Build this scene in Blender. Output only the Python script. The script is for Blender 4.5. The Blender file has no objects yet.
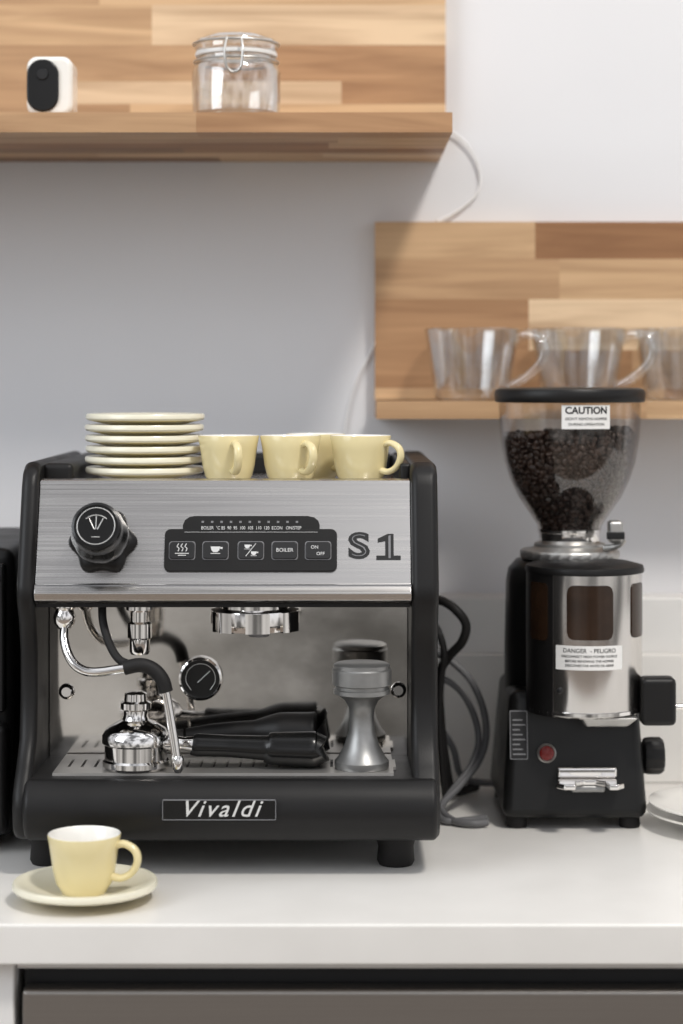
import bpy, bmesh, math, random, bisect
from mathutils import Vector, Matrix
random.seed(4)
S = bpy.context.scene
COL = S.collection

# ------------------------------------------------------------ materials
def mat(name, c, rough=0.5, metal=0.0, var=0.0, vscale=20.0, bump=0.0, bscale=200.0,
        trans=0.0, ior=1.45, stretch=(1,1,1), rvar=0.0, coat=0.0, emit=None, c2=None, spec=None):
    m = bpy.data.materials.new(name); m.use_nodes = True
    nt = m.node_tree; b = nt.nodes['Principled BSDF']
    b.inputs['Base Color'].default_value = (*c, 1)
    b.inputs['Roughness'].default_value = rough
    b.inputs['Metallic'].default_value = metal
    b.inputs['Transmission Weight'].default_value = trans
    b.inputs['IOR'].default_value = ior
    b.inputs['Coat Weight'].default_value = coat
    if spec is not None: b.inputs['Specular IOR Level'].default_value = spec
    tc = nt.nodes.new('ShaderNodeTexCoord'); mp = nt.nodes.new('ShaderNodeMapping')
    mp.inputs['Scale'].default_value = stretch
    nt.links.new(tc.outputs['Object'], mp.inputs['Vector'])
    n = nt.nodes.new('ShaderNodeTexNoise'); n.inputs['Scale'].default_value = vscale
    n.inputs['Detail'].default_value = 6
    nt.links.new(mp.outputs[0], n.inputs['Vector'])
    if var > 0 or c2:
        r = nt.nodes.new('ShaderNodeValToRGB')
        a = c2 if c2 else tuple(x*(1-var) for x in c)
        r.color_ramp.elements[0].position = 0.35; r.color_ramp.elements[0].color = (*a, 1)
        r.color_ramp.elements[1].position = 0.65; r.color_ramp.elements[1].color = (*c, 1)
        nt.links.new(n.outputs['Fac'], r.inputs[0]); nt.links.new(r.outputs[0], b.inputs['Base Color'])
    if rvar > 0:
        mr = nt.nodes.new('ShaderNodeMapRange')
        mr.inputs['From Min'].default_value = .3; mr.inputs['From Max'].default_value = .7
        mr.inputs['To Min'].default_value = max(0, rough-rvar); mr.inputs['To Max'].default_value = rough+rvar
        nt.links.new(n.outputs['Fac'], mr.inputs['Value']); nt.links.new(mr.outputs[0], b.inputs['Roughness'])
    if bump > 0:
        n2 = nt.nodes.new('ShaderNodeTexNoise'); n2.inputs['Scale'].default_value = bscale
        nt.links.new(mp.outputs[0], n2.inputs['Vector'])
        bp = nt.nodes.new('ShaderNodeBump'); bp.inputs['Strength'].default_value = bump
        bp.inputs['Distance'].default_value = 0.002
        nt.links.new(n2.outputs['Fac'], bp.inputs['Height']); nt.links.new(bp.outputs[0], b.inputs['Normal'])
    return m

def glassmat(name, face, edge, base=.05, amp=.75, power=3.5):
    """clear glass walls: transparent body, slightly darker at grazing walls, fresnel-like gloss"""
    m = bpy.data.materials.new(name); m.use_nodes = True
    nt = m.node_tree; nt.nodes.remove(nt.nodes['Principled BSDF'])
    out = nt.nodes['Material Output']
    lw = nt.nodes.new('ShaderNodeLayerWeight'); lw.inputs['Blend'].default_value = .5
    rp = nt.nodes.new('ShaderNodeValToRGB')
    rp.color_ramp.elements[0].position = .45; rp.color_ramp.elements[0].color = (*face,1)
    rp.color_ramp.elements[1].position = .98; rp.color_ramp.elements[1].color = (*edge,1)
    tr = nt.nodes.new('ShaderNodeBsdfTransparent'); gl = nt.nodes.new('ShaderNodeBsdfGlossy')
    gl.inputs['Roughness'].default_value = .04; gl.inputs['Color'].default_value = (.95,.95,.95,1)
    pw = nt.nodes.new('ShaderNodeMath'); pw.operation='POWER'; pw.inputs[1].default_value = power
    ma = nt.nodes.new('ShaderNodeMath'); ma.operation='MULTIPLY_ADD'; ma.inputs[1].default_value=amp; ma.inputs[2].default_value=base
    mx = nt.nodes.new('ShaderNodeMixShader')
    nt.links.new(lw.outputs['Facing'], rp.inputs[0]); nt.links.new(rp.outputs[0], tr.inputs[0])
    nt.links.new(lw.outputs['Facing'], pw.inputs[0]); nt.links.new(pw.outputs[0], ma.inputs[0])
    nt.links.new(ma.outputs[0], mx.inputs[0]); nt.links.new(tr.outputs[0], mx.inputs[1]); nt.links.new(gl.outputs[0], mx.inputs[2])
    nt.links.new(mx.outputs[0], out.inputs[0])
    return m

M = {}
M['wall'] = mat('wall_paint', (.745,.745,.762), .85, var=.03, vscale=3, bump=.05)
M['quartz'] = mat('white_quartz', (.82,.80,.765), .28, c2=(.77,.75,.715), vscale=9, spec=.35)
M['white'] = mat('white_lacquer', (.80,.79,.77), .4, var=.02)
M['black'] = mat('black_plastic', (.009,.0085,.0085), .42, bump=.08, bscale=900, rvar=.05, spec=.35)
M['blackgloss'] = mat('black_gloss', (.008,.008,.008), .22, var=.2)
M['blackmetal'] = mat('black_powdercoat', (.009,.009,.009), .33, rvar=.05, vscale=40, spec=.35)
M['rubber'] = mat('black_rubber', (.016,.015,.015), .6, var=.2, spec=.3)
M['steel'] = mat('brushed_steel', (.63,.61,.59), .25, 1, var=.05, vscale=10, stretch=(.4,4,60), rvar=.05)
M['steel_v'] = mat('doser_steel', (.66,.64,.62), .17, 1, var=.08, vscale=30, stretch=(1,1,.2), rvar=.06)
M['mirror'] = mat('polished_splash_steel', (.84,.81,.77), .09, 1, c2=(.58,.55,.51), vscale=9, stretch=(1,1,1.4), rvar=.08, bump=.20, bscale=9)
M['chrome'] = mat('chrome', (.82,.80,.78), .08, 1, var=.06)
M['alu'] = mat('cast_aluminium', (.33,.33,.325), .40, .8, var=.15, vscale=60)
M['collar'] = mat('collar_aluminium', (.55,.54,.52), .4, .9, var=.15, vscale=60)
M['grate'] = mat('grate_steel', (.62,.60,.57), .42, .9, var=.1)
M['applsteel'] = mat('dishwasher_steel', (.34,.32,.30), .36, 1, var=.05, vscale=12, stretch=(.3,1,40))
M['darkgap'] = mat('dark_gap', (.01,.01,.011), .5, var=.2)
M['yellow'] = mat('yellow_glaze', (.77,.665,.375), .22, var=.03, coat=.3)
M['cream'] = mat('cream_glaze', (.84,.80,.645), .25, var=.03, coat=.3)
M['porcelain'] = mat('white_porcelain', (.86,.84,.79), .2, var=.02, coat=.3)
M['glass'] = glassmat('clear_glass', (.975,.98,.98), (.72,.74,.75), base=.09, amp=.85, power=2.8)
M['mugglass'] = glassmat('thick_mug_glass', (.965,.97,.97), (.62,.64,.65), base=.13, amp=.85, power=2.0)
M['plasticclear'] = glassmat('clear_polycarbonate', (.965,.95,.935), (.66,.62,.60), base=.05, amp=.6)
M['bean'] = mat('roasted_bean', (.045,.025,.018), .36, var=.6, vscale=80)
M['smoke'] = mat('smoked_window', (.035,.018,.010), .15, var=.4, vscale=30)
M['label'] = mat('label_white', (.80,.79,.77), .5, var=.03)
M['ink'] = mat('ink_black', (.010,.010,.011), .5, var=.1)
M['inkgrey'] = mat('ink_grey', (.22,.22,.23), .5, var=.1)
M['silverink'] = mat('silver_ink', (.75,.75,.74), .35, .3, var=.05)
M['red'] = mat('red_switch', (.18,.012,.01), .25, var=.1)
M['cablegrey'] = mat('grey_cable', (.14,.14,.145), .5, var=.1)
M['cablewhite'] = mat('white_cable', (.84,.84,.84), .5, var=.05)
M['btn'] = mat('button_black', (.018,.018,.019), .35, var=.15)
M['floor'] = mat('floor_wood', (.30,.24,.19), .5, var=.3, vscale=4, stretch=(1,8,1))

def wood_mat():
    m = bpy.data.materials.new('acacia_butcher_block'); m.use_nodes = True
    nt = m.node_tree; b = nt.nodes['Principled BSDF']; b.inputs['Roughness'].default_value = .5
    at = nt.nodes.new('ShaderNodeAttribute'); at.attribute_name = 'tint'
    tc = nt.nodes.new('ShaderNodeTexCoord')
    of = nt.nodes.new('ShaderNodeVectorMath'); of.operation = 'MULTIPLY_ADD'
    of.inputs[1].default_value = (7,7,7)
    nt.links.new(at.outputs['Color'], of.inputs[0]); nt.links.new(tc.outputs['Object'], of.inputs[2])
    mp = nt.nodes.new('ShaderNodeMapping'); mp.inputs['Scale'].default_value = (1.6, 22, 22)
    nt.links.new(of.outputs[0], mp.inputs['Vector'])
    n = nt.nodes.new('ShaderNodeTexNoise'); n.inputs['Scale'].default_value = 2.0; n.inputs['Detail'].default_value = 5
    n.inputs['Distortion'].default_value = .8
    nt.links.new(mp.outputs[0], n.inputs['Vector'])
    r = nt.nodes.new('ShaderNodeValToRGB')
    r.color_ramp.elements[0].position = .30; r.color_ramp.elements[0].color = (.58,.50,.44,1)
    r.color_ramp.elements[1].position = .62; r.color_ramp.elements[1].color = (1.03,1.03,1.03,1)
    nt.links.new(n.outputs['Fac'], r.inputs[0])
    mx = nt.nodes.new('ShaderNodeMix'); mx.data_type = 'RGBA'; mx.blend_type = 'MULTIPLY'
    mx.inputs[0].default_value = .78
    nt.links.new(at.outputs['Color'], mx.inputs[6]); nt.links.new(r.outputs[0], mx.inputs[7])
    nt.links.new(mx.outputs[2], b.inputs['Base Color'])
    return m
M['wood'] = wood_mat()

# ------------------------------------------------------------ helpers
def root(name, loc):
    e = bpy.data.objects.new(name, None); e.location = loc; e.empty_display_size = .05
    COL.objects.link(e); return e

def add(name, me, mats, parent=None, smooth=True, bevel=0, bseg=3):
    o = bpy.data.objects.new(name, me); COL.objects.link(o)
    if not isinstance(mats, (list, tuple)): mats = [mats]
    for k in mats: me.materials.append(M[k])
    if smooth:
        for p in me.polygons: p.use_smooth = True
        try: me.set_sharp_from_angle(angle=math.radians(38))
        except Exception: pass
    if bevel:
        md = o.modifiers.new('bevel', 'BEVEL'); md.width = bevel; md.segments = bseg
        md.limit_method = 'ANGLE'; md.angle_limit = math.radians(35)
        md.harden_normals = False
        for p in me.polygons: p.use_smooth = True
        wn = o.modifiers.new('wn', 'WEIGHTED_NORMAL'); wn.keep_sharp = False
        for e in me.edges: e.use_edge_sharp = False
    if parent:
        o.parent = parent; o.matrix_parent_inverse = Matrix.Translation(-Vector(parent.location))
    return o

def mesh(verts, faces, fix=True):
    me = bpy.data.meshes.new('m'); me.from_pydata([tuple(v) for v in verts], [], faces)
    if fix:
        bm = bmesh.new(); bm.from_mesh(me); bmesh.ops.recalc_face_normals(bm, faces=bm.faces); bm.to_mesh(me); bm.free()
    me.update(); return me

def box_vf(x0,x1,y0,y1,z0,z1):
    v = [(x0,y0,z0),(x1,y0,z0),(x1,y1,z0),(x0,y1,z0),(x0,y0,z1),(x1,y0,z1),(x1,y1,z1),(x0,y1,z1)]
    f = [(0,3,2,1),(4,5,6,7),(0,1,5,4),(1,2,6,5),(2,3,7,6),(3,0,4,7)]
    return v, f

def box(name, x0,x1,y0,y1,z0,z1, mt, parent=None, bevel=.003, T=None, bseg=3):
    v, f = box_vf(x0,x1,y0,y1,z0,z1)
    if T: v = [T @ Vector(p) for p in v]
    return add(name, mesh(v, f), mt, parent, bevel=bevel, bseg=bseg)

def boxes(name, lst, mt, parent=None, bevel=0, T=None):
    V=[];F=[]
    for b in lst:
        v,f = box_vf(*b); n=len(V); V+=v; F+=[tuple(i+n for i in q) for q in f]
    if T: V=[T @ Vector(p) for p in V]
    return add(name, mesh(V,F), mt, parent, smooth=False, bevel=bevel)

def extrude_x(name, prof, x0, x1, mt, parent=None, bevel=.003, bseg=3):
    n=len(prof); V=[(x0,y,z) for y,z in prof]+[(x1,y,z) for y,z in prof]
    F=[tuple(range(n)), tuple(range(2*n-1,n-1,-1))]+[(i,(i+1)%n,n+(i+1)%n,n+i) for i in range(n)]
    return add(name, mesh(V,F), mt, parent, bevel=bevel, bseg=bseg)

def lathe_mesh(prof, segs=48, T=None, flute=None):
    V=[];F=[]; idx=[]
    for r,z in prof:
        if r<=1e-6: idx.append([len(V)]); V.append(Vector((0,0,z)))
        else:
            row=[]
            for i in range(segs):
                a=2*math.pi*i/segs; rr=r
                if flute: rr=r*(1+flute(a,z))
                row.append(len(V)); V.append(Vector((rr*math.cos(a),rr*math.sin(a),z)))
            idx.append(row)
    for a,b in zip(idx[:-1],idx[1:]):
        for i in range(segs):
            j=(i+1)%segs
            if len(a)==1 and len(b)==1: continue
            if len(a)==1: F.append((a[0],b[i],b[j]))
            elif len(b)==1: F.append((a[i],a[j],b[0]))
            else: F.append((a[i],a[j],b[j],b[i]))
    if T: V=[T@v for v in V]
    return mesh(V,F)

def lathe(name, prof, mt, parent=None, loc=(0,0,0), T=None, segs=48, flute=None):
    TT = Matrix.Translation(loc) if T is None else T
    return add(name, lathe_mesh(prof, segs, TT, flute), mt, parent)

def cat(pts, n=8):
    P=[Vector(p) for p in pts]
    if len(P)==2: return P
    Q=[P[0]*2-P[1]]+P+[P[-1]*2-P[-2]]; out=[]
    for i in range(1,len(Q)-2):
        a,b,c,d=Q[i-1:i+3]
        for k in range(n):
            t=k/n
            out.append(.5*((2*b)+(c-a)*t+(2*a-5*b+4*c-d)*t*t+(3*b-a-3*c+d)*t**3))
    out.append(P[-1]); return out

def tube(name, pts, r, mt, parent=None, segs=14, n=8, sx=1.0):
    C=cat(pts,n); N=len(C)
    rr = r if isinstance(r,(list,tuple)) else [r]*len(pts)
    def rad(i):
        t=i/(N-1)*(len(rr)-1); k=min(int(t),len(rr)-2); return rr[k]+(rr[k+1]-rr[k])*(t-k)
    V=[];F=[]; nrm=None
    for i,p in enumerate(C):
        t=(C[min(i+1,N-1)]-C[max(i-1,0)]).normalized()
        if nrm is None:
            up=Vector((0,1,0)) if abs(t.y)<.9 else Vector((1,0,0))
            nrm=(up-t*up.dot(t)).normalized()
        else: nrm=(nrm-t*nrm.dot(t)).normalized()
        bi=t.cross(nrm)
        for k in range(segs):
            a=2*math.pi*k/segs
            V.append(p+(nrm*math.cos(a)*sx+bi*math.sin(a))*rad(i))
    for i in range(N-1):
        for k in range(segs):
            j=(k+1)%segs; F.append((i*segs+k,i*segs+j,(i+1)*segs+j,(i+1)*segs+k))
    F.append(tuple(range(segs))); F.append(tuple(range((N-1)*segs+segs-1,(N-1)*segs-1,-1)))
    return add(name, mesh(V,F), mt, parent)

def text(name, body, size, mp, mt, parent=None, shear=0, fat=0, ext=.0002, align='CENTER', spacing=1.0, sx=1.0):
    cu=bpy.data.curves.new('t','FONT'); cu.body=body; cu.size=size; cu.align_x=align; cu.align_y='CENTER'
    cu.shear=shear; cu.offset=fat; cu.extrude=ext; cu.space_character=spacing; cu.resolution_u=4
    o=bpy.data.objects.new('t',cu); COL.objects.link(o)
    bpy.context.view_layer.update()
    me=bpy.data.meshes.new_from_object(o.evaluated_get(bpy.context.evaluated_depsgraph_get()))
    bpy.data.objects.remove(o)
    for v in me.vertices: v.co=mp(v.co.x*sx,v.co.y,v.co.z)
    me.materials.clear()
    return add(name, me, mt, parent, smooth=False)

def rrect(x0,x1,y0,y1,r,n=5):
    out=[]
    for cx,cy,a0 in ((x1-r,y1-r,0),(x0+r,y1-r,90),(x0+r,y0+r,180),(x1-r,y0+r,270)):
        for i in range(n+1):
            a=math.radians(a0+90*i/n); out.append((cx+r*math.cos(a),cy+r*math.sin(a)))
    return out

def plate(name, outline, z0, z1, mp, mt, parent=None, bevel=0):
    n=len(outline); V=[mp(x,y,z0) for x,y in outline]+[mp(x,y,z1) for x,y in outline]
    F=[tuple(range(n-1,-1,-1)), tuple(range(n,2*n))]+[(i,(i+1)%n,n+(i+1)%n,n+i) for i in range(n)]
    return add(name, mesh(V,F), mt, parent, bevel=bevel, smooth=True)

def cylpatch(name, cx,cy,r,a0,a1,z0,z1,mt,parent,th=.0006,n=14,round_=.0):
    # angle measured from -Y direction toward +X
    V=[];F=[]
    for k in range(n+1):
        t=k/n; a=a0+(a1-a0)*t
        d=min(t,1-t)*abs(a1-a0)*r
        ins=0
        if round_ and d<round_: ins=round_-math.sqrt(max(0,round_**2-(round_-d)**2))
        for rr in (r-.002,r+th):
            for z in (z0+ins,z1-ins):
                V.append((cx+rr*math.sin(a),cy-rr*math.cos(a),z))
    for k in range(n):
        b=k*4;c=b+4
        F+=[(b+2,c+2,c+3,b+3),(b,b+1,c+1,c),(b+1,b+3,c+3,c+1),(b,c,c+2,b+2)]
    F+=[(0,2,3,1),(n*4,n*4+1,n*4+3,n*4+2)]
    return add(name, mesh(V,F), mt, parent)

def planks(name, rows, y0, y1, parent=None, top=False, bevel=.0):
    """rows: list of (z0,z1,[(x0,x1,colour),...]) ; top=True -> rows run along Y"""
    V=[];F=[];C=[]
    for a0,a1,segs in rows:
        for x0,x1,c in segs:
            v,f = box_vf(x0,x1,a0,a1,y0,y1) if top else box_vf(x0,x1,y0,y1,a0,a1)
            n=len(V); V+=v; F+=[tuple(i+n for i in q) for q in f]; C+=[c]*6
    me=mesh(V,F,fix=False)
    at=me.color_attributes.new('tint','FLOAT_COLOR','CORNER')
    for p in me.polygons:
        for li in p.loop_indices: at.data[li].color=(*C[p.index],1)
    return add(name, me, 'wood', parent, smooth=False)

# wood tints
L1=(.62,.41,.23); L2=(.52,.325,.175); L3=(.72,.53,.34); D1=(.37,.19,.085); D2=(.44,.25,.125); D3=(.30,.16,.08)

# ------------------------------------------------------------ room
box('wall_back', -3,3, .50,.62, -.91,2.2, 'wall', bevel=0)
box('wall_ledge', -3,3, .451,.4995, -.91,.224, 'white', bevel=.004)
box('floor', -3,3, -4,.62, -.99,-.9105, 'floor', bevel=0)

ct=root('kitchen_counter',(0,.1,0))
box('countertop', -1.6,1.8, -.20,.449, -.037,0, 'quartz', ct, bevel=.0025)
box('cabinet_carcass', -1.6,-.298, -.18,.44, -.82,-.038, 'white', ct, bevel=.002)
box('cabinet_carcass_right', .42,1.8, -.18,.44, -.82,-.038, 'white', ct, bevel=.002)
box('support_rail', -.297,.419, -.17,.44, -.0485,-.038, 'white', ct, bevel=.001)
box('kick_board', -1.6,1.8, -.12,.40, -.909,-.83, 'white', ct, bevel=.001)
box('trim_1', -1.6,1.8, .43,.4500, .0005,.156, 'quartz', None, bevel=.0015)
dw=root('dishwasher',(.06,.1,-.8))
box('recess', -.292,.417, -.158,.43, -.80,-.050, 'darkgap', dw, bevel=.001)
box('door', -.290,.415, -.185,-.160, -.80,-.064, 'applsteel', dw, bevel=.004)

# ------------------------------------------------------------ shelves
us=root('wall_shelf',(-.5,.35,.77))
xl=-1.15; xr=.129
planks('backboard', [
 (.785,.832,[(xl,-.62,D2),(-.62,-.262,L2),(-.262,xr,L1)]),
 (.832,.860,[(xl,-.70,L3),(-.70,-.332,L2),(-.332,-.0,L3),(0,xr,D2)]),
 (.860,.905,[(xl,-.55,D1),(-.55,-.16,L2),(-.16,xr,D2)]),
 (.905,.955,[(xl,-.40,L1),(-.40,-.235,L1),(-.235,xr,L3)]),
 (.955,1.01,[(xl,-.3,L2),(-.3,xr,L1)])], .478,.4995, us)
def shelfrows(x0,x1,y0,y1,seed,w=.05):
    rnd=random.Random(seed); rows=[]; y=y0
    while y<y1-1e-4:
        ye=min(y+w,y1); segs=[]; x=x0
        while x<x1-1e-4:
            xe=min(x+rnd.uniform(.12,.30),x1)
            segs.append((x,xe,rnd.choice([L2,L3,D2,D1,L1,D3]))); x=xe
        rows.append((y,ye,segs)); y=ye
    return rows
r_=shelfrows(xl,.122,.20,.4995,3)
r_[0]=(r_[0][0],r_[0][1],[(xl,-.72,D2),(-.72,-.16,L2),(-.16,.122,D2)])
planks('shelf_board', r_, .7625,.7845, us, top=True)
ls=root('wall_shelf',(.5,.42,.45))
xl2=.0415; xr2=1.1
planks('backboard', [
 (.466,.480,[(xl2,.40,L1),(.40,xr2,D2)]),
 (.480,.527,[(xl2,.36,D2),(.36,xr2,L2)]),
 (.527,.590,[(xl2,.232,D2),(.232,.60,L3),(.60,xr2,L2)]),
 (.590,.640,[(xl2,.27,L2),(.27,.55,L1),(.55,xr2,D2)]),
 (.640,.686,[(xl2,.240,L1),(.240,.72,D1),(.72,xr2,L1)])], .478,.4995, ls)
r_=shelfrows(xl2,xr2,.36,.4995,8)
r_[0]=(r_[0][0],r_[0][1],[(xl2,.36,L2),(.36,xr2,L1)])
planks('shelf_board', r_, .444,.465, ls, top=True)

# ------------------------------------------------------------ glass mugs
def glass_mug(cx,cy,z):
    e=root('glass_mug',(cx,cy,z))
    lathe('cup_body',[(0,.0),(.040,.0),(.0445,.003),(.051,.045),(.0575,.086),(.0567,.087),(.0545,.086),(.0475,.045),(.040,.014),(0,.013)],'mugglass',e,(cx,cy,z),segs=64)
    tube('handle',[(cx+.048,cy-.018,z+.072),(cx+.062,cy-.026,z+.080),(cx+.079,cy-.034,z+.076),(cx+.085,cy-.037,z+.061),(cx+.079,cy-.034,z+.044),(cx+.062,cy-.025,z+.027),(cx+.043,cy-.017,z+.016)],[.0068,.0065,.0062,.006,.0062,.0065,.0068],'mugglass',e)
    return e
glass_mug(.158,.425,.4652); glass_mug(.287,.425,.4652); glass_mug(.413,.425,.4652); glass_mug(.540,.425,.4652)

# ------------------------------------------------------------ clip top jar
jx,jy,jz=-.119,.262,.7847
jar=root('glass_storage_jar',(jx,jy,jz))
lathe('jar_body',[(0,.0),(.043,0),(.049,.006),(.050,.02),(.050,.052),(.046,.062),(.042,.066),(.042,.070),(.0395,.070),(.0395,.065),(.0465,.052),(.0468,.02),(.044,.008),(0,.007)],'mugglass',jar,(jx,jy,jz))
lathe('jar_lid',[(0,.0745),(.042,.0745),(.046,.076),(.047,.082),(.045,.088),(.038,.092),(.030,.094),(0,.092)],'mugglass',jar,(jx,jy,jz))
lathe('rubber_seal',[(.038,.0702),(.046,.0702),(.0465,.0725),(.046,.0743),(.038,.0743),(.038,.0702)],'label',jar,(jx,jy,jz))
def ring(name,cx,cy,z,r,t,mt,p,a0=0,a1=360):
    pts=[(cx+r*math.cos(math.radians(a)),cy+r*math.sin(math.radians(a)),z) for a in [a0+(a1-a0)*i/24 for i in range(25)]]
    return tube(name,pts,t,mt,p,segs=8,n=2)
ring('wire_neck',jx,jy,jz+.064,.0475,.0013,'collar',jar)
ring('wire_lid',jx,jy,jz+.084,.0485,.0013,'collar',jar)
tube('clip_wire',[(jx-.008,jy-.0485,jz+.085),(jx-.010,jy-.055,jz+.070),(jx-.008,jy-.054,jz+.052),(jx,jy-.0525,jz+.046),(jx+.008,jy-.054,jz+.052),(jx+.010,jy-.055,jz+.070),(jx+.008,jy-.0485,jz+.085)],.0014,'collar',jar,segs=8)

# ------------------------------------------------------------ small security camera
kx,ky,kz=-.328,.262,.7847
sc=root('security_camera',(kx,ky,kz))
def ymap(x,y,z): return Vector((kx+x,ky-z,kz+y))
plate('housing',rrect(-.026,.026,.002,.069,.012,6),-.030,.018,ymap,'porcelain',sc,bevel=.006)
plate('face',rrect(-.025,.011,.006,.065,.0175,8),.017,.0215,ymap,'blackgloss',sc,bevel=.002)
lathe('lens',[(0,.0235),(.006,.0235),(.007,.0215),(.007,.020)],'ink',sc,T=Matrix.Translation((kx-.007,ky,kz+.048))@Matrix.Rotation(math.radians(90),4,'X'))
lathe('stand',[(0,0),(.018,0),(.018,.0025),(.008,.004),(.008,.006),(0,.006)],'porcelain',sc,(kx,ky+.005,kz))

# ------------------------------------------------------------ wall wire
tube('power_cord',[(.06,.490,.835),(.10,.486,.80),(.134,.493,.800),(.158,.494,.782),(.172,.495,.752),(.170,.495,.725),(.148,.495,.703),(.124,.493,.690),(.118,.488,.6875)],.0016,'cablewhite',None,segs=8)
tube('hanging_wire',[(.046,.496,.545),(.034,.496,.520),(.018,.496,.488),(.006,.496,.445),(.004,.496,.41),(.014,.496,.35),(.02,.49,.28),(.02,.47,.226)],.0014,'cablewhite',None,segs=8)

# ------------------------------------------------------------ ESPRESSO MACHINE
em=root('espresso_machine',(-.114,.18,0))
side=[(-.018,.034),(-.030,.045),(-.034,.065),(-.030,.085),(-.010,.105),(.012,.13),(.018,.17),(.018,.215),(.008,.245),(-.004,.265),(-.006,.285),(.026,.383),(.034,.398),(.050,.406),(.370,.406),(.392,.398),(.40,.380),(.40,.034)]
extrude_x('side_panel_left',side,-.325,-.307,'black',em,bevel=.0075,bseg=4)
extrude_x('side_panel_right',side,.070,.0975,'black',em,bevel=.0075,bseg=4)
extrude_x('head_housing',[(.004,.266),(-.004,.270),(-.006,.277),(-.003,.2835),(.001,.286),(.036,.3875),(.042,.3895),(.052,.3885),(.06,.380),(.395,.380),(.395,.266)],-.3068,.0698,'steel',em,bevel=.0008)
box('head_seam',-.3068,.0698,-.0025,.01,.2838,.2852,'inkgrey',em,bevel=0)
extrude_x('head_underside',[(.006,.262),(.10,.262),(.10,.266),(.006,.266)],-.3065,.0695,'black',em,bevel=.0005)
box('top_corner_left',-.309,-.277,.066,.385,.379,.404,'black',em,bevel=.006)
box('top_corner_right',.060,.072,.066,.385,.379,.404,'black',em,bevel=.004)
box('top_back_rail',-.277,.060,.36,.385,.379,.404,'black',em,bevel=.006)
box('rear_body',-.306,.069,.104,.395,.034,.265,'black',em,bevel=.003)
box('splash_plate',-.3065,.0695,.098,.1035,.090,.2635,'mirror',em,bevel=.0006)
base=[(.0,.032),(-.030,.036),(-.042,.050),(-.045,.066),(-.040,.082),(-.028,.094),(-.020,.0955),(.10,.0955),(.30,.0955),(.30,.032)]
extrude_x('drip_tray_base',base,-.313,.095,'black',em,bevel=.006,bseg=4)
# drip grate : slotted plate
gl=[(-.288,.052,-.008,.024,.0956,.0985),(-.288,.052,.064,.094,.0956,.0985)]
x=-.288
while x<.050: gl.append((x,x+.0105,.024,.064,.0956,.0985)); x+=.0133
boxes('drip_grate',gl,'grate',em)
for i,(sx,sz) in enumerate(((-.288,.1635),(.0595,.165))):
    T=Matrix.Translation((sx,.099,sz))@Matrix.Rotation(math.radians(90),4,'X')
    lathe('splash_screw_%d'%(i+1),[(0,.007),(.005,.007),(.0075,.005),(.0085,.002),(.0085,0)],'chrome',em,T=T,segs=24)
for i,(fx,fy) in enumerate(((-.297,.03),(.055,.025),(-.292,.35),(.06,.35))):
    lathe('foot_%d'%(i+1),[(0,0),(.017,0),(.019,.004),(.018,.018),(.020,.026),(.020,.036),(0,.036)],'rubber',em,(fx,fy,.0003),segs=32)
# badge on base
plate('badge',rrect(-.0545,.0545,-.0095,.0095,.002),-.004,.0015,lambda x,y,z:Vector((-.1195+x,-.0448-z,.0700+y)),'blackgloss',em)
boxes('badge_frame',[(-.175,-.064,-.0470,-.0440,.0793,.0799),(-.175,-.064,-.0470,-.0440,.0601,.0607),(-.175,-.1744,-.0470,-.0440,.0601,.0799),(-.0646,-.064,-.0470,-.0440,.0601,.0799)],'inkgrey',em)
text('badge_script','Vivaldi',.0235,lambda x,y,z:Vector((-.1195+x,-.0466-z,.0707+y)),'silverink',em,shear=.4,fat=.0001,spacing=1.22,sx=1.0)

# slanted control panel frame
PU=Vector((0,.3245,.946)).normalized(); PN=Vector((0,-PU.z,PU.y)); PO=Vector((0,.001,.286))
def pmap(x,y,z): return PO+Vector((x,0,0))+PU*y+PN*z
PM=Matrix(((1,0,0,0),(0,PU.y,PN.y,0),(0,PU.z,PN.z,0),(0,0,0,1)))
plate('button_panel',rrect(-.178,-.0045,.012,.056,.006),-.001,.0035,pmap,'black',em,bevel=.001)
def trap():
    return [(-.160,.0555),(-.022,.0555),(-.022,.060)]+[(-.022-.012*(1-math.cos(a)),.060+.0095*math.sin(a)) for a in (.5,1,1.57)]+[(-.148-.012*math.sin(a),.060+.0095*math.cos(a)) for a in (.0,.5,1.0)]+[(-.160,.060)]
plate('indicator_strip',trap(),-.001,.0028,pmap,'black',em)
bx=[-.160,-.1265,-.091,-.057,-.0235]
for i,b in enumerate(bx):
    plate('button_%d'%(i+1),rrect(b-.0125,b+.0125,.0245,.0420,.003),.003,.0058,pmap,'btn',em,bevel=.0008)
    plate('button_frame_%d'%(i+1),rrect(b-.0133,b+.0133,.0237,.0428,.003),.003,.0041,pmap,'inkgrey',em)
text('label_boiler','BOILER',.0054,lambda x,y,z:pmap(-.057+x,.0332+y,.006+z),'silverink',em)
text('label_on','ON',.0048,lambda x,y,z:pmap(-.027+x,.0362+y,.006+z),'silverink',em)
text('label_off','OFF',.0048,lambda x,y,z:pmap(-.021+x,.0295+y,.006+z),'silverink',em)
def cupicon(name,cx,cy,s):
    o=[(-s,s*.6),(s,s*.6),(s*.8,-s*.2),(s*.4,-s*.6),(-s*.4,-s*.6),(-s*.8,-s*.2)]
    plate(name,[(cx+a,cy+b) for a,b in o],.0056,.0062,pmap,'silverink',em)
    boxes(name+'_line',[(cx-s,cx+s,cy-s*.95,cy-s*.8,.0056,.0062),(cx+s,cx+s*1.5,cy+s*.1,cy+s*.5,.0056,.0062)],'silverink',em,T=Matrix.Translation(PO)@PM)
cupicon('cup_icon_1',-.1265,.034,.0048); cupicon('cup_icon_2',-.0945,.037,.003); cupicon('cup_icon_3',-.088,.030,.003)
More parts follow.
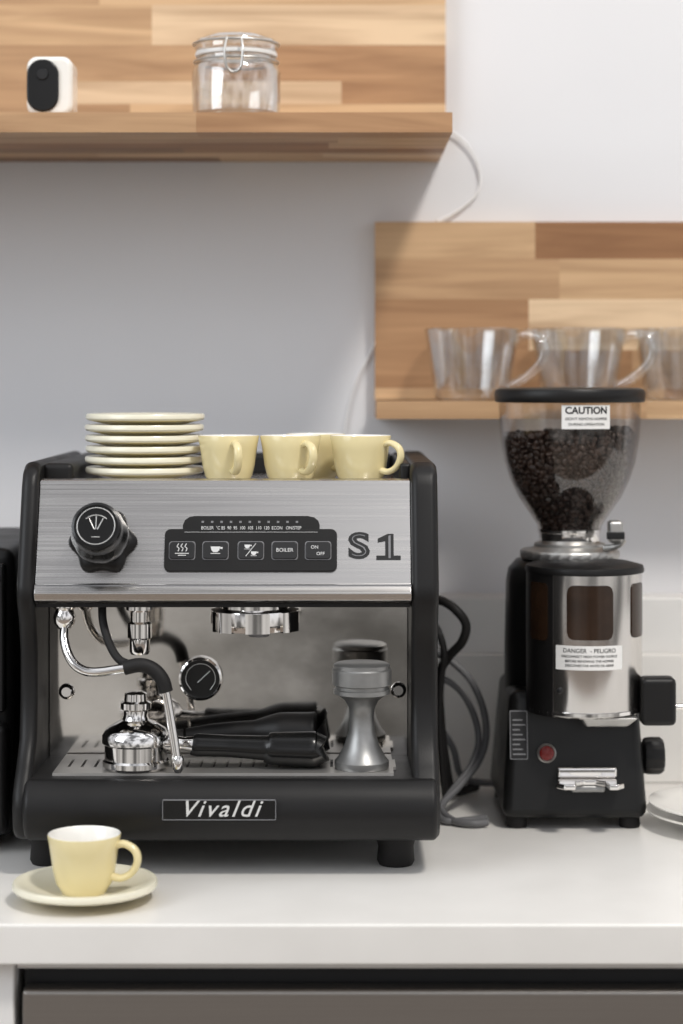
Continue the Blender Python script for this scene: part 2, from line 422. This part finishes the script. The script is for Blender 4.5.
tube('icon_slash',[pmap(-.096,.027,.006),pmap(-.086,.040,.006)],.0004,'silverink',em,segs=6)
for k in range(3):
    tube('steam_icon_%d'%k,[pmap(-.164+k*.004+a,.032+b,.006) for a,b in ((0,0),(.001,.003),(-.001,.005),(0.0005,.008))],.0005,'silverink',em,segs=6,n=4)
boxes('steam_icon_base',[(-.167,-.153,.0295,.0303,.0056,.0062),(-.164,-.156,.0275,.0283,.0056,.0062)],'silverink',em,T=Matrix.Translation(PO)@PM)
text('indicator_text','BOILER  \u00b0C 85  90  95  100  105  110  120  ECON   ON/STEP',.0048,lambda x,y,z:pmap(-.091+x,.0565+y,.0042+z),'silverink',em,ext=.0001,sx=.82)
boxes('indicator_rule',[(-.158,-.024,.0523,.0526,.0030,.0038)],'silverink',em,T=Matrix.Translation(PO)@PM)
dots=[]
for i in range(11): 
    d=-.140+i*.0095; dots.append((d-.0012,d+.0012,.0622,.0642,.0026,.0034))
boxes('indicator_leds',dots,'inkgrey',em,T=Matrix.Translation(PO)@PM)
# S1 logo
text('logo_letter_s','S',.0355,lambda x,y,z:pmap(.0175+x,.0385+y-.0005,.0004+z),'ink',em,fat=.0015,sx=1.30)
text('logo_letter_s_inline','S',.0355,lambda x,y,z:pmap(.0175+x,.0385+y-.0005,.0009+z),'inkgrey',em,fat=-.0012,sx=1.30)
plate('logo_digit_1',[(.0350,.0245),(.0595,.0245),(.0595,.0290),(.0525,.0290),(.0525,.0515),(.0465,.0515),(.0365,.0465),(.0365,.0425),(.0440,.0440),(.0440,.0290),(.0350,.0290)],-.0003,.0006,pmap,'ink',em)
plate('logo_digit_1_inline',[(.0472,.0262),(.0495,.0262),(.0495,.0500),(.0472,.0493)],.0004,.0011,pmap,'inkgrey',em)

# steam knob on panel
KT=Matrix.Translation(pmap(-.2400,.0430,0))@PM
lathe('steam_knob_collar',[(0,0),(.031,0),(.032,.003),(.030,.007),(.025,.010),(0,.010)],'black',em,T=KT,segs=72,flute=lambda a,z: .09*math.cos(a*6) )
lathe('steam_knob',[(0,.008),(.022,.008),(.025,.012),(.0270,.020),(.0275,.030),(.0268,.038),(.0250,.043),(.0245,.047),(.0250,.060),(.0238,.0635),(.0215,.0645),(.0205,.0632),(0,.0632)],'blackgloss',em,T=KT,segs=72,flute=lambda a,z: (.05*abs(math.cos(a*3)) if .014<z<.039 else .0))
kc=lambda x,y,z: KT@Vector((x,y,z+.0167))
pts=[kc(.0185*math.cos(a),.0185*math.sin(a),.0472) for a in [2*math.pi*i/32 for i in range(33)]]
tube('knob_ring_mark',pts,.0004,'silverink',em,segs=6,n=1)
for k,a in enumerate((60,90,120)):
    a=math.radians(a)
    tube('knob_fan_mark_%d'%k,[kc(.003*math.cos(a),-.006+.003*math.sin(a),.0470),kc(.014*math.cos(a),-.006+.016*math.sin(a),.0470)],.0004,'silverink',em,segs=6)
tube('knob_arc_mark',[kc(.016*math.cos(math.radians(a)),-.005+.016*math.sin(math.radians(a)),.0470) for a in (50,70,90,110,130)],.0004,'silverink',em,segs=6)
tube('knob_plus_mark',[kc(-.004,-.011,.0470),kc(.004,-.011,.0470)],.0004,'silverink',em,segs=6)

# group head
gx,gy=-.0885,.045
lathe('group_head',[(0,.268),(.036,.268),(.036,.258),(.045,.256),(.046,.250),(.046,.243),(.042,.241),(.041,.236),(.034,.2345),(.032,.238),(0,.238)],'chrome',em,(gx,gy,0))
for i,(a0,a1) in enumerate(((-1.0,-.45),(-.15,.35),(.65,1.15))):
    cylpatch('group_lug_%d'%(i+1),gx,gy,.0465,a0,a1,.236,.256,'chrome',em,th=.003)
lathe('group_bolt',[(0,.228),(.010,.228),(.012,.231),(.012,.24),(0,.24)],'inkgrey',em,(gx+.004,gy,0),segs=24)
# hot water outlet
lathe('water_outlet',[(0,.213),(.009,.213),(.0105,.216),(.0105,.228),(.0125,.230),(.0125,.244),(.0095,.246),(.0095,.256),(.014,.258),(.014,.2655),(0,.2655)],'chrome',em,(-.204,.022,0),segs=32)
# steam wand
lathe('wand_ball_joint',[(0,.238),(.006,.239),(.0105,.245),(.0115,.251),(.009,.258),(.012,.261),(.012,.2655),(0,.2655)],'chrome',em,(-.2795,.018,0),segs=32)
tube('steam_pipe',[(-.2795,.018,.245),(-.278,.008,.228),(-.272,.0,.213),(-.262,-.005,.203),(-.246,-.008,.199),(-.214,-.010,.2035)],.0048,'chrome',em)
tube('wand_grip',[(-.216,-.010,.2035),(-.200,-.011,.2065),(-.187,-.011,.202),(-.178,-.012,.192),(-.1745,-.012,.180)],.0072,'rubber',em)
tube('wand_tube',[(-.1755,-.012,.184),(-.171,-.012,.160),(-.166,-.013,.130),(-.1625,-.014,.105)],.0047,'chrome',em)
lathe('wand_tip',[(0,-.002),(.003,-.002),(.0058,.002),(.0058,.012),(.0045,.015),(0,.015)],'chrome',em,(-.1623,-.014,.102),segs=20)
tube('sleeve_hose',[(-.243,.03,.262),(-.241,.022,.245),(-.233,.008,.225),(-.222,-.003,.211),(-.208,-.006,.2055)],.0042,'rubber',em)
# pressure gauge
GT=Matrix.Translation((-.1475,.099,.1775))@Matrix.Rotation(math.radians(90),4,'X')
lathe('gauge_bezel',[(.0195,0),(.023,0),(.0235,.004),(.0225,.010),(.0205,.011),(.0195,.009),(.0195,0)],'chrome',em,T=GT)
lathe('gauge_face',[(0,.005),(.0197,.005),(.0197,.001)],'blackgloss',em,T=GT)
tube('gauge_needle',[GT@Vector((-.003,-.004,.006)),GT@Vector((.010,.008,.006))],.0006,'silverink',em,segs=6)
tube('gauge_scale',[GT@Vector((.0155*math.cos(math.radians(a)),.0155*math.sin(math.radians(a)),.0055)) for a in (-50,-10,30,70,110,150,190,230)],.0004,'silverink',em,segs=6)
# ------------------------------------------------------------ things on the drip tray
TZ=.0988
pf=root('portafilter',(-.2075,.018,TZ))
lathe('basket_body',[(0,0),(.031,0),(.0335,.003),(.0335,.008),(.0315,.010),(.0315,.024),(.034,.026),(.034,.034),(.030,.040),(.020,.046),(.014,.049),(.0125,.053),(.0125,.058),(.0155,.060),(.0155,.066),(.012,.068),(.0115,.075),(.008,.077),(0,.077)],'chrome',pf,(-.2075,.018,TZ))
tube('neck',[(-.178,.018,TZ+.0255),(-.160,.018,TZ+.0245),(-.148,.018,TZ+.0235)],[.009,.0065,.0085],'chrome',pf)
tube('handle_grip',[(-.150,.018,TZ+.0235),(-.145,.018,TZ+.023),(-.115,.018,TZ+.022),(-.078,.018,TZ+.020),(-.070,.018,TZ+.0195),(-.030,.018,TZ+.0187),(-.026,.018,TZ+.0187),(-.0245,.018,TZ+.0187)],[.010,.0115,.011,.0125,.0165,.0183,.0165,.010],'blackgloss',pf,segs=28)
br=root('grinder_brush',(-.1,.065,TZ))
tube('brush_handle',[(-.160,.070,TZ+.022),(-.13,.069,TZ+.025),(-.09,.068,TZ+.0275),(-.065,.067,TZ+.0275),(-.030,.066,TZ+.0245),(-.026,.066,TZ+.0245)],[.009,.011,.012,.020,.0240,.016],'black',br,segs=24)
tube('bristles',[(-.162,.070,TZ+.0215),(-.178,.070,TZ+.017)],[.009,.011],'rubber',br,segs=20)
tm=root('coffee_tamper',(.0205,.02,TZ))
lathe('tamper_body',[(0,0),(.027,0),(.0275,.002),(.0275,.007),(.024,.011),(.018,.022),(.0135,.036),(.0120,.050),(.0130,.060),(.017,.068),(.024,.0735),(.0285,.075),(.0285,.079),(.027,.080),(.027,.083),(.0300,.0845),(.0300,.099),(.0285,.1005),(.0285,.104),(.026,.1055),(0,.1055)],'alu',tm,(.0205,.02,TZ))

# ------------------------------------------------------------ cups and saucers
def saucer(e,cx,cy,z,s=1.0,name='saucer_dish',under='yellow'):
    pr=[(0,.003),(.022,.003),(.024,0),(.027,0),(.029,.003),(.045,.0065),(.060,.0100),(.0665,.0115),(.0682,.0135),(.0682,.0165),(.0670,.0185),(.064,.0188),(.058,.0165),(.044,.0115),(.030,.0075),(.025,.0068),(0,.0068)]
    o=lathe(name,[(r*s,h*s) for r,h in pr],['cream',under],e,(cx,cy,z),segs=64)
    for p in o.data.polygons:
        c=p.center-Vector((cx,cy,z)); rr=math.hypot(c.x,c.y)/s; h=c.z/s
        if h<.0028 or (.028<rr<.0655 and h<.0030+(rr-.029)*.24): p.material_index=1
    return o
def cup(e,cx,cy,z,ang,s=1.0):
    pr=[(0,.004),(.016,.004),(.018,0),(.0205,0),(.022,.003),(.0265,.010),(.0295,.022),(.0320,.040),(.0345,.0545),(.0340,.0555),(.0330,.0545),(.0305,.040),(.0275,.020),(.022,.010),(0,.008)]
    o=lathe('cup_body',[(r*s,h*s) for r,h in pr],['yellow','porcelain'],e,(cx,cy,z),segs=64)
    hs=[0,.003,.010,.022,.040,.0545]; rs=[.0205,.022,.0265,.0295,.032,.0345]
    for p in o.data.polygons:
        c=p.center-Vector((cx,cy,z)); rr=math.hypot(c.x,c.y)/s; h=c.z/s
        k=max(0,min(4,bisect.bisect(hs,h)-1)); ro=rs[k]+(rs[k+1]-rs[k])*(h-hs[k])/(hs[k+1]-hs[k])
        if rr<ro-.0011 and h>.0075: p.material_index=1
    d=Vector((math.cos(ang),math.sin(ang),0)); b=Vector((cx,cy,z))
    P=[b+(d*r+Vector((0,0,h)))*s for r,h in ((.031,.046),(.040,.0475),(.0500,.042),(.0525,.032),(.0470,.021),(.037,.0155),(.0265,.0165))]
    tube('handle',P,[.0036*s,.0034*s,.0036*s,.0036*s,.0034*s,.0034*s,.004*s],'yellow',e,segs=14,sx=1.35)
fx,fy=-.2415,-.115
fs=root('saucer',(fx,fy,0)); saucer(fs,fx,fy,.0003)
fc=root('espresso_cup',(fx,fy,.0075)); cup(fc,fx-.001,fy,.0072,math.radians(-12),1.0)
TOPZ=.3803
st=root('saucer_stack',(-.2095,.14,TOPZ))
for i in range(6):
    saucer(st,-.2095+random.uniform(-.0015,.0015),.14,TOPZ+i*.0113,.93,'saucer_%d'%(i+1))
def cup_at(cx,cy,a,s=.93):
    e=root('espresso_cup',(cx,cy,TOPZ)); cup(e,cx,cy,TOPZ,math.radians(a),s)
cup_at(-.1185,.10,-75); cup_at(-.0535,.10,-60); cup_at(.0200,.10,-32); cup_at(-.028,.165,-40)

# ------------------------------------------------------------ GRINDER
gr=root('coffee_grinder',(.256,.26,0))
def hull(name,b,t,z0,z1,mt,parent,bevel):
    (x0,x1,y0,y1),(a0,a1,c0,c1)=b,t
    V=[(x0,y0,z0),(x1,y0,z0),(x1,y1,z0),(x0,y1,z0),(a0,c0,z1),(a1,c0,z1),(a1,c1,z1),(a0,c1,z1)]
    return add(name,mesh(V,box_vf(0,1,0,1,0,1)[1]),mt,parent,bevel=bevel,bseg=4)
hull('base_body',(.1745,.334,.172,.372),(.185,.326,.194,.345),.012,.150,'blackmetal',gr,.012)
lathe('motor_column',[(0,.10),(.0715,.10),(.071,.20),(.0695,.262),(.067,.277),(.058,.287),(.045,.2905),(0,.2905)],'blackmetal',gr,(.256,.268,0),segs=64)
for i,(x_,y_) in enumerate(((.192,.195),(.316,.195),(.192,.35),(.316,.35))):
    lathe('foot_%d'%(i+1),[(0,0),(.011,0),(.012,.003),(.011,.014),(0,.014)],'rubber',gr,(x_,y_,.0003),segs=24)
# doser
dx,dy,dr=.266,.190,.0625
lathe('doser_drum',[(0,.128),(.058,.128),(dr-.001,.131),(dr,.134),(dr,.281),(0,.281)],'steel_v',gr,(dx,dy,0),segs=80)
lathe('doser_lid',[(0,.281),(dr+.002,.281),(dr+.0025,.284),(dr+.001,.288),(.050,.2915),(0,.2925)],'black',gr,(dx,dy,0),segs=64)
lathe('doser_bottom_rim',[(dr-.002,.131),(dr+.0012,.131),(dr+.0012,.1345),(dr-.002,.1345),(dr-.002,.131)],'chrome',gr,(dx,dy,0),segs=64)
cylpatch('doser_back_cover',dx,dy,dr,-2.0,-.68,.129,.281,'black',gr,th=.0012,n=20)
cylpatch('doser_window_left',dx,dy,dr+.0014,-1.25,-.78,.210,.272,'smoke',gr,round_=.005)
cylpatch('doser_window',dx,dy,dr+.0006,-.42,.38,.213,.271,'smoke',gr,round_=.008,n=30)
cylpatch('doser_window_right',dx,dy,dr+.0006,.80,1.25,.213,.271,'smoke',gr,round_=.006,n=24)
cylpatch('warning_label',dx,dy,dr+.0004,-.62,.56,.181,.2065,'label',gr)
def cmap(r,z0,a0=0,cx=dx,cy=dy):
    return lambda x,y,z: Vector((cx+(r+z)*math.sin(a0+x/r),cy-(r+z)*math.cos(a0+x/r),z0+y))
text('warning_title','DANGER  - PELIGRO',.0064,cmap(dr+.0012,.2015,-.03),'ink',gr,ext=.0001)
text('warning_line_1','DISCONNECT FROM POWER SOURCE',.0036,cmap(dr+.0012,.1955,-.03),'ink',gr,ext=.0001)
text('warning_line_2','BEFORE REMOVING THE HOPPER',.0036,cmap(dr+.0012,.1905,-.03),'ink',gr,ext=.0001)
text('warning_line_3','DESCONECTAR ANTES DE ABRIR',.0036,cmap(dr+.0012,.1858,-.03),'ink',gr,ext=.0001)
lathe('doser_stud_left',[(0,.0745-.0085),(.002,.066),(.0032,.064),(.0032,.060),(0,.06)],'ink',gr,T=Matrix.Translation((dx,dy,.158))@Matrix.Rotation(-.55,4,'Z')@Matrix.Rotation(math.radians(90),4,'X'),segs=16)
hull('doser_spout',(.262,.306,.142,.186),(.256,.318,.134,.196),.118,.129,'collar',gr,.003)
plate('portafilter_fork',[(.230,.186),(.230,.142),(.238,.134),(.250,.134),(.252,.152),(.262,.160),(.274,.160),(.284,.152),(.286,.134),(.296,.134),(.303,.142),(.303,.186)],.052,.058,lambda x,y,z:Vector((x,y,z)),'chrome',gr,bevel=.0015)
box('fork_bracket',.234,.299,.168,.188,.058,.070,'chrome',gr,bevel=.003)
box('fork_lower_bracket',.248,.285,.160,.186,.044,.052,'alu',gr,bevel=.003)
ST=Matrix.Translation((.2235,.1825,.083))@Matrix.Rotation(math.radians(90-8),4,'X')
lathe('switch_bezel',[(0,.002),(.0105,.002),(.0105,.0040),(.0090,.0055),(.0080,.0045),(.0080,-.002)],'collar',gr,T=ST,segs=32)
lathe('switch_lens',[(0,.0075),(.005,.0072),(.0078,.0055),(.0078,.002)],'red',gr,T=ST,segs=32)
def fmap(x,y,z): # front slanted face
    zz=y; yy=.172+.022*(zz-.012)/.138
    return Vector((x,yy-z,zz))
plate('rating_label',rrect(.184,.2035,.076,.128,.0015),-.001,.0006,fmap,'inkgrey',gr)
plate('rating_label_dark',rrect(.1850,.2025,.077,.127,.001),.0002,.0010,fmap,'ink',gr)
for k in range(8):
    plate('rating_line_%d'%k,rrect(.187,.201-.003*(k%3),.081+k*.0052,.0824+k*.0052,.0003,1),.0008,.0013,fmap,'inkgrey',gr)
# lever and knob on the right
box('doser_lever',.322,.360,.146,.172,.118,.170,'black',gr,bevel=.006)
tube('lever_arm',[(.322,.165,.145),(.300,.185,.142)],.007,'black',gr)
tube('lever_side_rod',[(.358,.160,.137),(.385,.160,.137)],.0035,'chrome',gr)
KX=Matrix.Translation((.322,.215,.074))@Matrix.Rotation(math.radians(90),4,'Y')
lathe('side_knob',[(0,0),(.012,0),(.012,.010),(.019,.013),(.020,.018),(.020,.030),(.017,.034),(0,.034)],'black',gr,T=KX,segs=48,flute=lambda a,z:(.04*math.cos(a*12) if z>.012 else 0))
# collar and hopper
hx,hy=.2575,.258
lathe('adjustment_collar',[(0,.289),(.054,.289),(.0555,.291),(.0555,.297),(.054,.299),(.045,.300),(.040,.303),(.040,.306),(0,.306)],'collar',gr,(hx,hy,0),segs=90,flute=lambda a,z:(.012*math.cos(a*30) if z>.2900 and z<.2985 else 0))
lathe('hopper_neck',[(0,.305),(.033,.305),(.0345,.307),(.0345,.318),(.036,.319),(.036,.322),(.033,.323),(.033,.305)],'chrome',gr,(hx,hy,0),segs=64)
tube('collar_lever',[(hx+.035,hy-.03,.303),(hx+.044,hy-.035,.304),(hx+.052,hy-.037,.308),(hx+.056,hy-.038,.313)],.0035,'collar',gr)
box('slide_gate_tab',.296,.312,.212,.232,.309,.334,'collar',gr,bevel=.004)
box('slide_gate_clip',.293,.313,.209,.212,.314,.322,'ink',gr,bevel=.001)
HP=[(.0345,.318),(.036,.326),(.0465,.342),(.0575,.358),(.067,.378),(.0735,.398),(.0775,.422),(.0795,.445),(.0800,.4645)]
lathe('hopper_shell',HP+[(r-.0018,z) for r,z in reversed(HP)]+[HP[0]],'plasticclear',gr,(hx,hy,0),segs=80)
lathe('hopper_lid',[(0,.4650),(.083,.4650),(.0845,.467),(.0848,.476),(.083,.4795),(.078,.4812),(0,.4822)],'black',gr,(hx,hy,0),segs=80)
cylpatch('caution_label',hx,hy,.0803,-.22,.46,.4365,.4625,'label',gr,th=.0004)
text('caution_title','CAUTION',.0105,cmap(.0809,.4565,.12,hx,hy),'ink',gr,fat=.0003,ext=.0001)
text('caution_line_1',"DON'T REMOVE HOPPER",.0042,cmap(.0809,.4475,.12,hx,hy),'ink',gr,ext=.0001)
text('caution_line_2',"DURING OPERATION",.0042,cmap(.0809,.4415,.12,hx,hy),'ink',gr,ext=.0001)
# beans
def hr(z):
    for (r0,z0),(r1,z1) in zip(HP[:-1],HP[1:]):
        if z<=z1: return r0+(r1-r0)*(z-z0)/(z1-z0)
    return .08
BT=.426
core=[(0,.319)]+[(hr(z)-.0095,z) for z in (.320,.33,.342,.350,.358,.368,.378,.388,.398,.414)]+[(hr(BT)-.012,BT-.004),(0,BT-.001)]
lathe('bean_mass',core,'bean',gr,(hx,hy,0))
bmt=bmesh.new(); bmesh.ops.create_icosphere(bmt,subdivisions=2,radius=1)
bv=[v.co.copy() for v in bmt.verts]; bf=[tuple(v.index for v in f.verts) for f in bmt.faces]; bmt.free()
V=[];F=[]
def bean(p):
    R=Matrix.Rotation(random.uniform(0,6.3),3,'Z')@Matrix.Rotation(random.uniform(0,6.3),3,'X')@Matrix.Rotation(random.uniform(0,6.3),3,'Y')
    n=len(V)
    for v in bv:
        q=Vector((v.x*.0056,v.y*.0042,v.z*.0030))
        if v.z>.5 and abs(v.y)<.3: q.z*=.72
        V.append(p+R@q)
    F.extend(tuple(i+n for i in f) for f in bf)
z=.324
while z<BT+.001:
    rr=hr(z)-.0078; nb=int(2*math.pi*rr/.0074)
    for k in range(nb):
        a=2*math.pi*(k+random.uniform(-.4,.4))/nb
        bean(Vector((hx+rr*math.cos(a),hy+rr*math.sin(a),z+random.uniform(-.002,.002))))
    z+=.0054
for k in range(420):
    r=.068*math.sqrt(random.random()); a=random.uniform(0,6.283)
    bean(Vector((hx+r*math.cos(a),hy+r*math.sin(a),BT+random.uniform(-.002,.006)+.003*math.cos(a))))
add('beans',mesh(V,F,fix=False),'bean',gr)

# ------------------------------------------------------------ cables
cb=root('power_cables',(.12,.3,.05))
tube('black_cable_1',[(.1035,.30,.235),(.112,.27,.240),(.128,.25,.232),(.140,.25,.215),(.136,.255,.195),(.121,.27,.175),(.112,.29,.150),(.114,.30,.10),(.12,.31,.05),(.13,.33,.012),(.16,.38,.006)],.0052,'rubber',cb)
tube('black_cable_2',[(.1025,.28,.215),(.110,.26,.205),(.116,.26,.180),(.113,.27,.15),(.112,.28,.10),(.116,.29,.04),(.12,.30,.008)],.004,'rubber',cb)
tube('grey_cable_1',[(.1030,.33,.17),(.118,.30,.172),(.145,.29,.150),(.162,.30,.115),(.167,.31,.08),(.158,.30,.052),(.135,.27,.030),(.112,.24,.012),(.122,.20,.006),(.142,.185,.0055),(.160,.19,.0055)],.0040,'cablegrey',cb)
tube('grey_cable_2',[(.1030,.34,.14),(.115,.31,.146),(.138,.31,.130),(.154,.315,.10),(.158,.31,.07),(.146,.29,.045),(.122,.26,.022),(.108,.23,.008),(.115,.20,.0050),(.140,.205,.0050),(.160,.215,.0050)],.0038,'cablegrey',cb)
tube('grey_cable_3',[(.1030,.36,.10),(.13,.35,.06),(.145,.36,.02),(.20,.395,.006)],.004,'cablegrey',cb)

# ------------------------------------------------------------ white plate at the right
wx,wy=.437,.19
wp=root('dinner_plate',(wx,wy,0))
lathe('plate_dish',[(0,.004),(.05,.004),(.052,0),(.058,0),(.062,.004),(.085,.012),(.1015,.0175),(.102,.0190),(.100,.0195),(.083,.0150),(.06,.0085),(0,.0075)],'porcelain',wp,(wx,wy,.0003),segs=72)
lathe('plate_dish_upper',[(0,.004),(.05,.004),(.052,0),(.058,0),(.062,.004),(.085,.012),(.1005,.0175),(.101,.0190),(.099,.0195),(.083,.0150),(.06,.0085),(0,.0075)],'porcelain',wp,(wx+.001,wy,.0095),segs=72)

# ------------------------------------------------------------ toaster oven at left edge
to=root('toaster_oven',(-.55,.2,0))
box('oven_body',-.78,-.343,.09,.40,.012,.314,'black',to,bevel=.012)
box('oven_door',-.77,-.349,.072,.089,.145,.300,'blackgloss',to,bevel=.004)
box('crumb_tray_front',-.775,-.345,.060,.089,.020,.134,'black',to,bevel=.008)
tube('door_handle',[(-.74,.060,.282),(-.74,.052,.282),(-.38,.052,.282),(-.38,.060,.282)],.005,'chrome',to,n=4)
box('handle_mount_left',-.745,-.735,.052,.074,.276,.288,'chrome',to,bevel=.001)
box('handle_mount_right',-.385,-.375,.052,.074,.276,.288,'chrome',to,bevel=.001)
for i in range(3):
    lathe('dial_%d'%(i+1),[(0,.02),(.014,.02),(.016,.017),(.017,0)],'btn',to,T=Matrix.Translation((-.70+i*.13,.0605,.078))@Matrix.Rotation(math.radians(90),4,'X'),segs=32)
for i,(x_,y_) in enumerate(((-.74,.11),(-.375,.11),(-.74,.37),(-.375,.37))):
    lathe('oven_foot_%d'%(i+1),[(0,0),(.012,0),(.012,.0125),(0,.0125)],'rubber',to,(x_,y_,.0003),segs=20)

# ------------------------------------------------------------ lights
def area(name,loc,target,size,energy,col):
    l=bpy.data.lights.new(name,'AREA'); l.energy=energy; l.size=size; l.color=col
    o=bpy.data.objects.new(name,l); COL.objects.link(o); o.location=loc
    o.rotation_euler=(Vector(target)-Vector(loc)).to_track_quat('-Z','Y').to_euler(); return o
area('key_light',(1.15,-1.7,3.2),(.1,.4,.4),.45,80,(1,.955,.895))  # key area lamp for daylight from high front right, casts the shelf shadow
area('cool_fill_light',(-2.3,-1.6,1.5),(-.1,.2,.3),1.6,34,(.90,.95,1))  # cool fill lamp added from the left to lift the left wall

w=bpy.data.worlds.new('World'); S.world=w; w.use_nodes=True
nt=w.node_tree; bg=nt.nodes['Background']
tc=nt.nodes.new('ShaderNodeTexCoord'); sp=nt.nodes.new('ShaderNodeSeparateXYZ')
rp=nt.nodes.new('ShaderNodeValToRGB')
mr=nt.nodes.new('ShaderNodeMapRange'); mr.inputs['From Min'].default_value=-1; mr.inputs['From Max'].default_value=1
nt.links.new(tc.outputs['Generated'],sp.inputs[0]); nt.links.new(sp.outputs['Z'],mr.inputs['Value'])
nt.links.new(mr.outputs[0],rp.inputs[0])
e=rp.color_ramp.elements
e[0].position=.30; e[0].color=(.30,.28,.26,1)
e[1].position=1; e[1].color=(.93,.95,1,1)
k=e.new(.47); k.color=(.60,.585,.565,1)
k=e.new(.60); k.color=(.80,.81,.85,1)
ns=nt.nodes.new('ShaderNodeTexNoise'); ns.inputs['Scale'].default_value=3.2; ns.inputs['Detail'].default_value=1.5
nt.links.new(tc.outputs['Generated'],ns.inputs['Vector'])
nr=nt.nodes.new('ShaderNodeMapRange'); nr.inputs['From Min'].default_value=.40; nr.inputs['From Max'].default_value=.60
nr.inputs['To Min'].default_value=.30; nr.inputs['To Max'].default_value=1.5
nt.links.new(ns.outputs['Fac'],nr.inputs['Value'])
vm=nt.nodes.new('ShaderNodeVectorMath'); vm.operation='SCALE'
nt.links.new(rp.outputs[0],vm.inputs[0]); nt.links.new(nr.outputs[0],vm.inputs['Scale'])
nt.links.new(vm.outputs[0],bg.inputs[0])
bg.inputs[1].default_value=.86

# ------------------------------------------------------------ camera
cam=bpy.data.cameras.new('Camera'); co=bpy.data.objects.new('Camera',cam); COL.objects.link(co)
co.location=(0,-2.0,.49); co.rotation_euler=(math.radians(90),0,0)
cam.sensor_fit='VERTICAL'; cam.sensor_height=36; cam.sensor_width=24; cam.lens=36*2000/1024
cam.shift_y=-132/1024
cam.dof.use_dof=True; cam.dof.focus_distance=2.04; cam.dof.aperture_fstop=2.8
S.camera=co
S.view_settings.view_transform='Standard'
